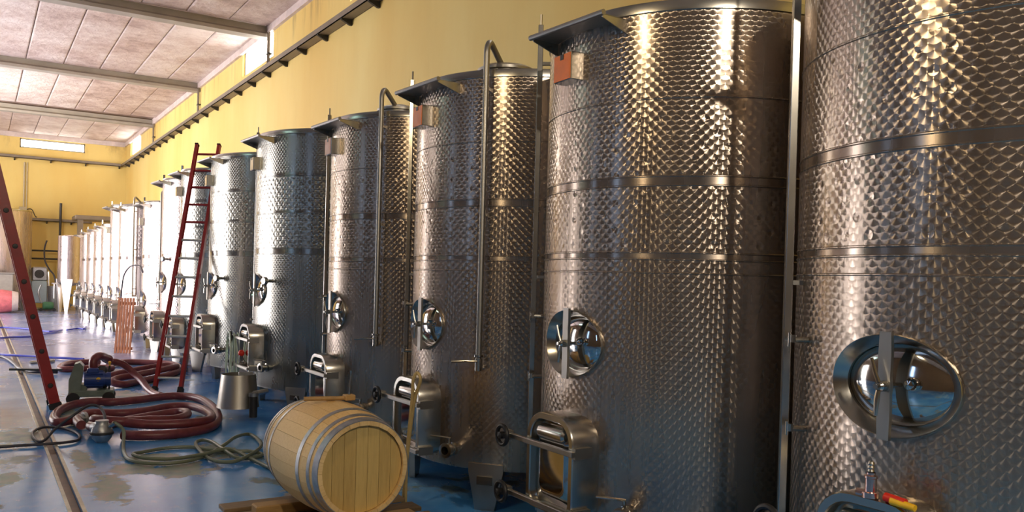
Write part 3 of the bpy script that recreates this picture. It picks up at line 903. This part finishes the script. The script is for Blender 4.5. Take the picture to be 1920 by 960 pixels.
# ------------------------------------------------------------------ ladders
def ladder(name, label, p0, p1, q0, rung_n, rail_w, rail_d, first, step, red_from):
    """p0 foot, p1 head of the first rail, q0 foot of the second"""
    p0, p1, q0 = Vector(p0), Vector(p1), Vector(q0)
    t = thing(name, label, 'ladder', p0)
    up = (p1-p0); Lh = up.length; up.normalize()
    side = (q0-p0); wdt = side.length; side.normalize()
    nor = up.cross(side).normalized()
    M_ = Matrix((( side.x, nor.x, up.x, 0), (side.y, nor.y, up.y, 0), (side.z, nor.z, up.z, 0), (0, 0, 0, 1)))
    for s_ in (0, wdt):
        r = MB(); w = rail_w/2; d = rail_d/2
        sg = 1 if s_ == 0 else -1
        # channel section, open to the inside
        poly = [(-w*sg, -d), (w*sg, -d), (w*sg, -d+.012), (-w*sg+.010*sg, -d+.012), (-w*sg+.010*sg, d-.012), (w*sg, d-.012), (w*sg, d), (-w*sg, d)]
        r.prism([M_ @ Vector((s_+x, y, .03)) for x, y in poly], (M_ @ Vector((0, 0, Lh-.03))))
        ro = r.build('rail', red_paint, t, False)
        MB().bbox((s_-w-.012, -d-.012, -.0), (s_+w+.012, d+.012, .085), .008, M_).build('foot', black, ro, False)
        MB().box((s_-w-.004, -d-.004, Lh-.005), (s_+w+.004, d+.004, Lh+.02), M_).build('end_cap', black, ro, False)
        if rail_d > .09:
            k = first
            while k < Lh-.1:
                MB().lathe([(.001, .016), (.026, .014), (.03, 0)], 10, M_ @ Matrix.Translation((s_-w*sg, 0, k)) @ Matrix.Rotation(-PI/2*sg, 4, 'Y')).build('rung_end', dark_metal, ro); k += step
    k = first; i = 0
    while k < Lh-.1:
        MB().bbox((-.012, -.017, k-.014), (wdt+.012, .017, k+.014), .005, M_).build('rung', alu if i < red_from else red_paint, t, False)
        k += step; i += 1
    return t
ladder('leaning_ladder', 'red ladder with pale rungs leaning between two tanks behind the hoses', (2.10, 12.44, .0), (2.96, 14.22, 3.72), (2.40, 12.25, .0), 12, .045, .07, .22, .318, 8)
ladder('leaning_ladder', 'red ladder rail seen edge-on at the left, foot beside the floor drain', (.83, 11.35, 0), (.045, 11.35, 3.30), (.83, 11.75, 0), 11, .04, .115, .30, .42, 0)

# ------------------------------------------------------------------ hoses and floor clutter
outer = [(0.88,10.15,0.06),(0.76,10.1,0.05),(0.74,10.41,0.05),(0.84,10.97,0.05),(1.04,11.39,0.05),(1.27,11.51,0.05),(1.44,11.4,0.05),(1.72,11.47,0.05),(2.04,11.64,0.05),(2.28,11.64,0.05),(2.46,11.28,0.05),(2.44,10.47,0.05),(2.32,9.74,0.05),(2.15,9.26,0.05),(1.93,9.03,0.05),(1.67,8.95,0.05),(1.43,8.98,0.05),(1.25,9.1,0.05)]
second = [(0.93,9.6,0.09),(0.93,10.01,0.07),(0.99,10.41,0.06),(1.15,10.55,0.06),(1.4,10.42,0.06),(1.66,10.47,0.06),(1.99,10.71,0.06),(2.21,10.55,0.07),(2.27,10.06,0.08),(2.19,9.48,0.10),(2.02,9.17,0.12),(1.78,9.12,0.12),(1.53,9.18,0.12),(1.3,9.3,.14)]
third = [(1.05,9.55,0.15),(1.12,9.38,0.16),(1.28,9.30,0.15),(1.52,9.40,0.13),(1.77,9.46,0.11),(1.95,9.68,0.10),(2.05,10.07,0.08),(1.97,10.26,0.06),(1.74,10.19,0.05),(1.46,10.0,0.05),(1.24,9.83,0.05),(1.08,9.70,0.07),(1.0,9.45,.10),(1.02,9.22,.12)]
hs = thing('red_hose', 'thick dark red hose coiled on the blue floor in front of the ladder', 'hose', (1.6, 10.2, 0))
def off(pts, o): return [(x-o[0], y-o[1], z) for x, y, z in pts]
o0 = (1.6, 10.2)
MB().tube(smoothpath(off(outer, o0)), .048, 12).build('hose_tube', hose_red, hs)
MB().tube(smoothpath(off(second+third, o0)), .048, 12).build('hose_tube', hose_red, hs)
MB().cyl((-.71, -.06, .06), (-.58, -.01, .06), .055, n=14).cyl((-.60, -.02, .06), (-.57, -.01, .06), .075, n=14).build('coupling', galv, hs)
# ball connector at the hose end
bc = thing('hose_strainer', 'grey ball-shaped steel strainer at the end of the coiled red hose', 'strainer', (1.04, 9.08, .0))
MB().lathe([(.001, .0), (.05, .002), (.085, .04), (.1, .09), (.095, .13), (.07, .17), (.06, .19), (.06, .215), (.001, .22)], 20, Matrix.Translation((0.02, -.02, .0))).build('strainer_body', galv, bc)
MB().cyl((0, .06, .13), (-.02, .16, .12), .055, n=14).build('inlet', galv, bc)
MB().lathe([(.101, .08), (.109, .085), (.109, .1), (.101, .105)], 20, Matrix.Translation((0.02, -.02, 0))).build('clamp_ring', dark_metal, bc)
MB().cyl((.08, -.08, .16), (.12, -.12, .20), .02, n=10).build('outlet', steel, bc)
feed = [(1.45, 12.25, .50), (1.53, 12.5, .45), (1.64, 12.57, .42), (1.73, 12.6, .38), (1.84, 12.6, .28), (1.93, 12.45, .18), (1.98, 12.2, .09), (2.02, 11.95, .055), (2.06, 11.72, .055)]
rear = [(1.94,15.88,.06),(2.29,16.22,0.05),(2.65,16.0,0.05),(2.92,15.67,0.05),(2.94,14.98,0.05),(2.74,14.36,0.05),(2.41,13.81,0.05),(2.04,13.35,0.05),(1.8,13.09,0.05),(1.66,13.15,0.08),(1.75,13.32,0.11),(1.98,13.45,0.13),(2.27,13.75,0.14),(2.60,14.25,0.13),(2.80,14.6,0.12),(2.66,14.8,0.12),(2.29,14.62,0.10),(1.89,14.3,0.07),(1.71,14.2,0.05),(1.5,14.6,.05),(1.75,15.1,.05),(1.92,15.31,0.05),(1.66,15.45,0.05),(1.39,15.32,0.05),(1.19,15.39,0.05),(1.21,15.8,0.05),(1.36,16.22,0.05),(1.64,16.41,0.05),(1.84,16.3,0.05)]
tag(MB().tube(smoothpath(rear), .05, 12).build('red_hose', hose_red), 'dark red hose loosely coiled on the floor behind the pump', 'hose')
tag(MB().tube(smoothpath(feed), .045, 12).build('red_hose', hose_red), 'single red hose sloping from the pump outlet down to the floor', 'hose')
cord = [(1.16,8.96,0.20),(1.23,8.90,.13),(1.19,8.6,0.03),(1.16,8.27,0.02),(1.17,8.02,0.02),(1.28,7.82,0.02),(1.47,7.75,0.02),(1.68,7.82,0.02),(1.86,8.02,0.025),(2.03,8.2,0.06),(2.2,8.5,0.06),(2.4,8.75,.03),(2.40,8.4,.03),(2.31,8.02,0.04),(2.09,7.63,0.05),(1.91,7.49,0.04),(1.79,7.68,0.03),(1.78,8.11,0.03),(1.82,8.5,0.03),(1.91,8.63,0.03),(1.96,8.44,0.04),(1.96,7.97,0.05),(2.02,7.64,0.03),(2.25,7.75,0.02),(2.2,7.95,0.02),(2.07,8.02,0.02),(1.89,8.18,0.02),(1.76,8.37,0.02),(1.54,8.42,0.02),(1.31,8.32,0.02),(1.21,8.15,0.045),(1.26,7.93,0.05),(1.47,7.80,0.045),(1.75,7.86,0.05),(2.0,7.95,.06),(2.1,7.6,.03),(2.15,7.3,.02),(2.2,6.9,.02)]
tag(MB().tube(smoothpath(cord), .017, 8).build('thin_hose', cord_mat), 'thin grey-green hose looped on the blue floor left of the barrel', 'hose')
blk = [(-1.2,9.15,.022),(0.16,9.08,.022),(0.35,9.08,.022),(0.54,9.06,.022),(0.75,9.07,.022),(0.87,9.18,.022),(0.89,9.52,.022),(0.78,9.88,.022),(0.61,10.01,.022),(.5,9.7,.022),(0.52,9.25,.022),(0.58,9.22,0.03),(0.68,9.4,0.10),(0.83,9.40,0.22),(0.98,9.5,0.30),(1.07,9.47,0.29),(1.10,9.30,0.25),(1.10,9.16,0.20)]
tag(MB().tube(smoothpath(blk), .014, 8).build('black_cable', cable_mat), 'dark cable crossing the floor drain in loose loops near the strainer', 'cable')
blue = [(0.36,22.48,.03),(0.72,22.85,.03),(1.1,22.97,.03),(1.49,23.93,.03),(1.94,25.23,.03),(1.61,24.7,.03),(1.27,25.65,.03),(0.74,26.39,.03),(0.46,26.42,.03),(-.4,26.2,.03)]
tag(MB().tube(smoothpath(blue), .022, 8).build('blue_hose', blue_hose), 'blue hose folded back on itself across the floor far down the aisle', 'hose')
tag(MB().tube(smoothpath([(0.4,18.45,.03),(0.55,18.28,.03),(0.86,17.99,.03),(1.2,17.61,.03),(1.5,17.33,.03),(1.68,17.16,.03)]), .022, 8).build('blue_hose', blue_hose), 'short blue hose on the floor just beyond the left ladder', 'hose')
tag(MB().tube(smoothpath([(2.05,25.2,.03),(2.34,25.8,.03),(2.5,25.6,.03),(2.62,26.4,.03)]), .022, 8).build('blue_hose', blue_hose), 'blue hose end lying near the small white tanks', 'hose')
tag(MB().tube(smoothpath([(-.3,18.1,.037),(0.33,17.95,.037),(0.48,17.6,.037),(0.57,16.6,.037),(0.62,15.77,.037),(0.74,15.33,.037),(0.93,15.15,.037),(1.11,15.09,.037)]), .028, 8).build('dark_hose', cable_mat), 'dark hose on the floor winding along the drain behind the left ladder', 'hose')
tag(MB().cyl((.46, 15.32, .075), (1.17, 15.02, .075), .018, n=8).build('dark_rod', dark_metal), 'dark rod lying across the floor drain behind the left ladder', 'rod')
tag(MB().cyl((.81, 16.8, .03), (1.19, 16.94, .03), .028, n=10).build('steel_rod', steel), 'short shiny steel tube on the floor beyond the left ladder', 'rod')

# pump
pu = thing('transfer_pump', 'grey-green hose pump with a blue motor on a wheeled base', 'pump', (1.25, 11.8, 0), rad(-8))
MB().bbox((-.22, -.16, .09), (.26, .16, .17), .012).box((-.2, -.12, .17), (-.05, .12, .24)).build('base', green_grey, pu, False)
for sx_ in (-.2, .2):
    for sy in (-.19, .17): MB().cyl((sx_, sy, .075), (sx_, sy+.035, .075), .075, n=18).build('wheel', black, pu)
MB().prism([Vector((-.25, -.15, .1)), Vector((-.13, -.15, .1)), Vector((-.09, -.15, .47)), Vector((-.13, -.15, .52)), Vector((-.19, -.15, .5)), Vector((-.25, -.15, .3))], (0, .26, 0)).build('belt_guard', green_grey, pu, False)
mt = MB().cyl((-.08, -.06, .30), (.15, -.06, .30), .095, n=24).cyl((.15, -.06, .30), (.17, -.06, .30), .08, n=24).build('motor', blue_motor, pu)
for i in range(8):
    a = 2*PI*i/8
    MB().box((-.06, -.008, .09), (.13, .008, .11), Matrix.Translation((0, -.06, .30)) @ Matrix.Rotation(a, 4, 'X')).build('cooling_fin', blue_motor, mt, False)
MB().cyl((.17, -.06, .30), (.22, -.06, .30), .088, n=24).build('fan_cover', blue_motor, mt)
MB().bbox((-.05, -.12, .38), (.08, -.01, .44), .01).build('terminal_box', blue_motor, mt, False)
MB().cyl((.08, -.155, .31), (.08, -.16, .31), .025, n=12).build('plate', yellow_pl, mt)
MB().lathe([(.13, -.04), (.15, -.02), (.15, .05), (.12, .08), (.001, .08)], 24, Matrix.Translation((.1, .12, .3)) @ Matrix.Rotation(PI/2, 4, 'Y')).build('pump_head', dark_metal, pu)
MB().tube(smoothpath([(.02, .12, .38), (.01, .12, .5), (.05, .16, .56), (.10, .25, .56), (.14, .38, .53), (.19, .45, .5)]), .052, 12).build('elbow_hose', hose_red, pu)
MB().cyl((.0, .12, .36), (.0, .12, .42), .06, n=14).build('hose_clamp', steel, pu)
MB().cyl((.2, .02, .44), (.2, .02, .49), .012, n=8).sphere((.2, .02, .5), .02, 8).build('knob', yellow_pl, pu)
MB().tube([(.2, .0, .16), (.2, .0, .3), (.2, .02, .46)], .012, 8).build('bracket', dark_metal, pu)

# steel chute, coil and tubing on tank doors
ch = thing('steel_chute', 'galvanised steel chute hanging under the door of the fifth tank', 'chute', (2.60, 9.98, .13))
bb = MB().lathe([(.19, .38), (.195, .36), (.235, .02), (.24, 0), (.225, 0), (.185, .34), (.001, .345)], 32)
bb.build('chute_body', steel_dull, ch)
MB().box((.0, -.012, .36), (.16, .012, .40)).build('hanger', galv, ch, False)
MB().cyl((.1, -.28, -.09), (.1, -.28, .15), .045, n=12).build('drain_stub', dark_metal, ch)
MB().cyl((.1, -.28, .15), (.1, -.28, .19), .055, n=12).cyl((.1, -.28, .18), (.27, -.23, .2), .03, n=10).build('stub_collar', galv, ch)
def loops(cx, cy, cz, n, rx, rz, lean, r, m_, name, label, cat):
    pts = []
    for i in range(n*16+1):
        a = 2*PI*i/16; k = i/(n*16)
        pts.append((cx+.05*math.sin(k*7)-.03*k, cy+rx*(1+.25*math.sin(k*9))*math.sin(a)+.05*k, cz-rz+rz*(1+.15*math.sin(k*13))*math.cos(a)))
    return tag(MB().tube(pts, r, 6).build(name, m_), label, cat)
loops(2.765, 10.86, .905, 5, .10, .27, 0, .009, white_coil, 'tubing_coil', 'coil of pale thin tubing hanging at the fifth tank door', 'tubing')
tag(MB().sphere((2.775, 10.55, .70), .04, 12).build('red_ball', red_pl), 'small dark red knob beside the pale tubing coil', 'knob')
tt = [(2.60, 5.17, .26), (2.605, 5.22, .6), (2.605, 5.16, .86), (2.60, 5.12, 1.0), (2.58, 5.08, 1.03), (2.565, 5.03, .98), (2.575, 5.06, .82), (2.58, 5.16, .5), (2.57, 5.25, .15), (2.575, 5.29, .02)]
tag(MB().tube(smoothpath([(2.655, 5.60-.06, .03), (2.64, 5.50, .45), (2.625, 5.41, .85), (2.62, 5.395, .96), (2.64, 5.38, 1.02), (2.655, 5.35, .97), (2.645, 5.42, .8), (2.64, 5.50, .4), (2.655, 5.585, .03)]), .012, 8).build('tan_tubing', tan_tube), 'folded length of tan tubing hanging beside the door of the third tank', 'tubing')

# front fittings on the nearest tank door
ft = thing('hose_fitting', 'copper-coloured barbed hose fitting standing on the nearest tank door', 'fitting', (2.80, 1.90, .932))
MB().lathe([(.03, 0), (.03, .02), (.021, .022), (.021, .07), (.024, .072), (.024, .08), (.016, .084), (.016, .092)], 16).build('body', copper, ft)
MB().lathe([(.011, .09), (.013, .096), (.010, .104), (.013, .110), (.010, .118), (.013, .124), (.010, .132), (.007, .134), (.001, .134)], 14).build('barb', steel, ft)
MB().cyl((0, 0, .012), (-.01, .05, .012), .014, n=10).build('side_port', copper, ft)
hg = thing('spray_gun', 'red and yellow plastic spray nozzle lying by the nearest tank door', 'nozzle', (2.80, 1.80, .935))
MB().cyl((.0, .04, .012), (.0, -.04, .008), .017, .015, n=12).build('grip', red_pl, hg)
MB().cyl((-.006, .012, .006), (-.006, -.08, -.0), .015, .012, n=12).build('barrel', yellow_pl, hg)

tag(MB().tube(smoothpath([(2.8, 21.06, 0.99), (2.8, 20.94, 1.32), (2.8, 20.65, 1.57), (2.8, 19.89, 1.74), (2.8, 19.1, 1.78), (2.8, 18.48, 1.76), (2.8, 18.14, 1.64)]), .016, 8).build('grey_hose', cable_mat), 'thin dark hose arching up in front of the far tanks above the wooden slat panel', 'hose')
# slat panel, end-of-hall items
sp = thing('slat_panel', 'reddish wooden slat panel leaning upright near the far tanks', 'panel', (2.36, 18.55, 0), rad(-30))
for i in range(6):
    MB().box((.0, -.012, 0), (.042, .012, 1.12), Matrix.Translation((i*.056, 0, 0)) @ Matrix.Rotation(rad(-8), 4, 'X')).build('slat', slat_wood, sp, False)
for z in (.07, .98): MB().box((-.01, .012, z), (.34, .035, z+.06), Matrix.Rotation(rad(-8), 4, 'X')).build('crosspiece', slat_wood, sp, False)
pb = thing('stained_barrel', 'wine-stained pinkish barrel lying on its side at the far left', 'barrel', (1.28, 35.2, .42), rad(0))
MB().lathe([(.001, 0), (.33, 0), (.34, .03), (.375, .2)], 28, Matrix.Rotation(-PI/2, 4, 'Y')).build('pale_end', pale_wood, pb)
MB().lathe([(.375, .2), (.42, .5), (.375, .8), (.34, .95), (.001, .95)], 28, Matrix.Rotation(-PI/2, 4, 'Y')).build('barrel_body', pink_wood, pb)
gb = thing('grey_crate', 'grey metal crate behind the stained barrel at the far left', 'crate', (.55, 36.3, 0))
MB().bbox((-.6, -.4, .1), (.6, .4, 1.42), .03).build('crate_body', grey_paint, gb, False)
MB().bbox((-.63, -.43, 1.38), (.63, .43, 1.45), .015).build('crate_rim', steel_dull, gb, False)
for x in (-.5, .5):
    for y in (-.3, .3): MB().box((x-.05, y-.05, 0), (x+.05, y+.05, .1)).build('foot', dark_metal, gb, False)
cb = thing('machine_cabinet', 'pale blue upright machine cabinet with a dark round top by the end wall', 'machine', (2.10, 38.5, 0))
MB().bbox((-.28, -.3, .25), (.28, .3, 1.12), .03).build('cabinet', pale_blue, cb, False)
MB().bbox((-.26, -.28, 1.12), (.3, .28, 1.68), .05).build('upper_housing', galv, cb, False)
MB().cyl((0, -.285, 1.4), (0, -.31, 1.4), .17, n=20).build('dial', dark_metal, cb)
for x in (-.2, .2): MB().box((x-.05, -.25, 0), (x+.05, .25, .25)).build('foot', dark_metal, cb, False)
MB().tube(smoothpath([(.32, -.3, .3), (.34, -.3, .8), (.32, -.3, 1.5)]), .04, 8).build('side_pipe', white_steel, cb)
tag(MB().tube(smoothpath([(2.36, 38.6, 2.75), (2.28, 38.6, 2.4), (2.30, 38.5, 1.95), (2.45, 38.4, 1.6), (2.62, 38.3, 1.35), (2.68, 38.2, .9), (2.66, 38.0, .04)]), .03, 8).build('dark_hose', cable_mat), 'dark hose hanging in a curve beside the pale blue machine cabinet', 'hose')
gc = thing('green_pump', 'small green cart pump on the floor by the tall-legged tank', 'pump', (2.30, 36.7, 0))
MB().lathe([(.001, 0), (.12, 0), (.16, .05), (.16, .3), (.12, .36), (.001, .36)], 20, Matrix.Translation((-.15, 0, .2)) @ Matrix.Rotation(PI/2, 4, 'Y')).build('body', green_pl, gc)
MB().bbox((-.3, -.18, .03), (.3, .18, .08), .01).build('base', dark_metal, gc, False)
for x in (-.22, .22): MB().cyl((x, -.2, .06), (x, -.16, .06), .06, n=14).build('wheel', black, gc)
MB().tube(smoothpath([(-.2, .0, .3), (-.3, 0, .7), (-.22, 0, 1.0)]), .03, 8).build('handle', galv, gc)
bx = thing('grey_tub', 'pale grey tub standing between the machine cabinet and the tall-legged tank', 'tub', (2.62, 37.4, 0))
MB().lathe([(.001, .01), (.24, 0), (.3, .9), (.31, .95), (.28, .95), (.23, .1), (.001, .06)], 24).build('tub_body', galv, bx)
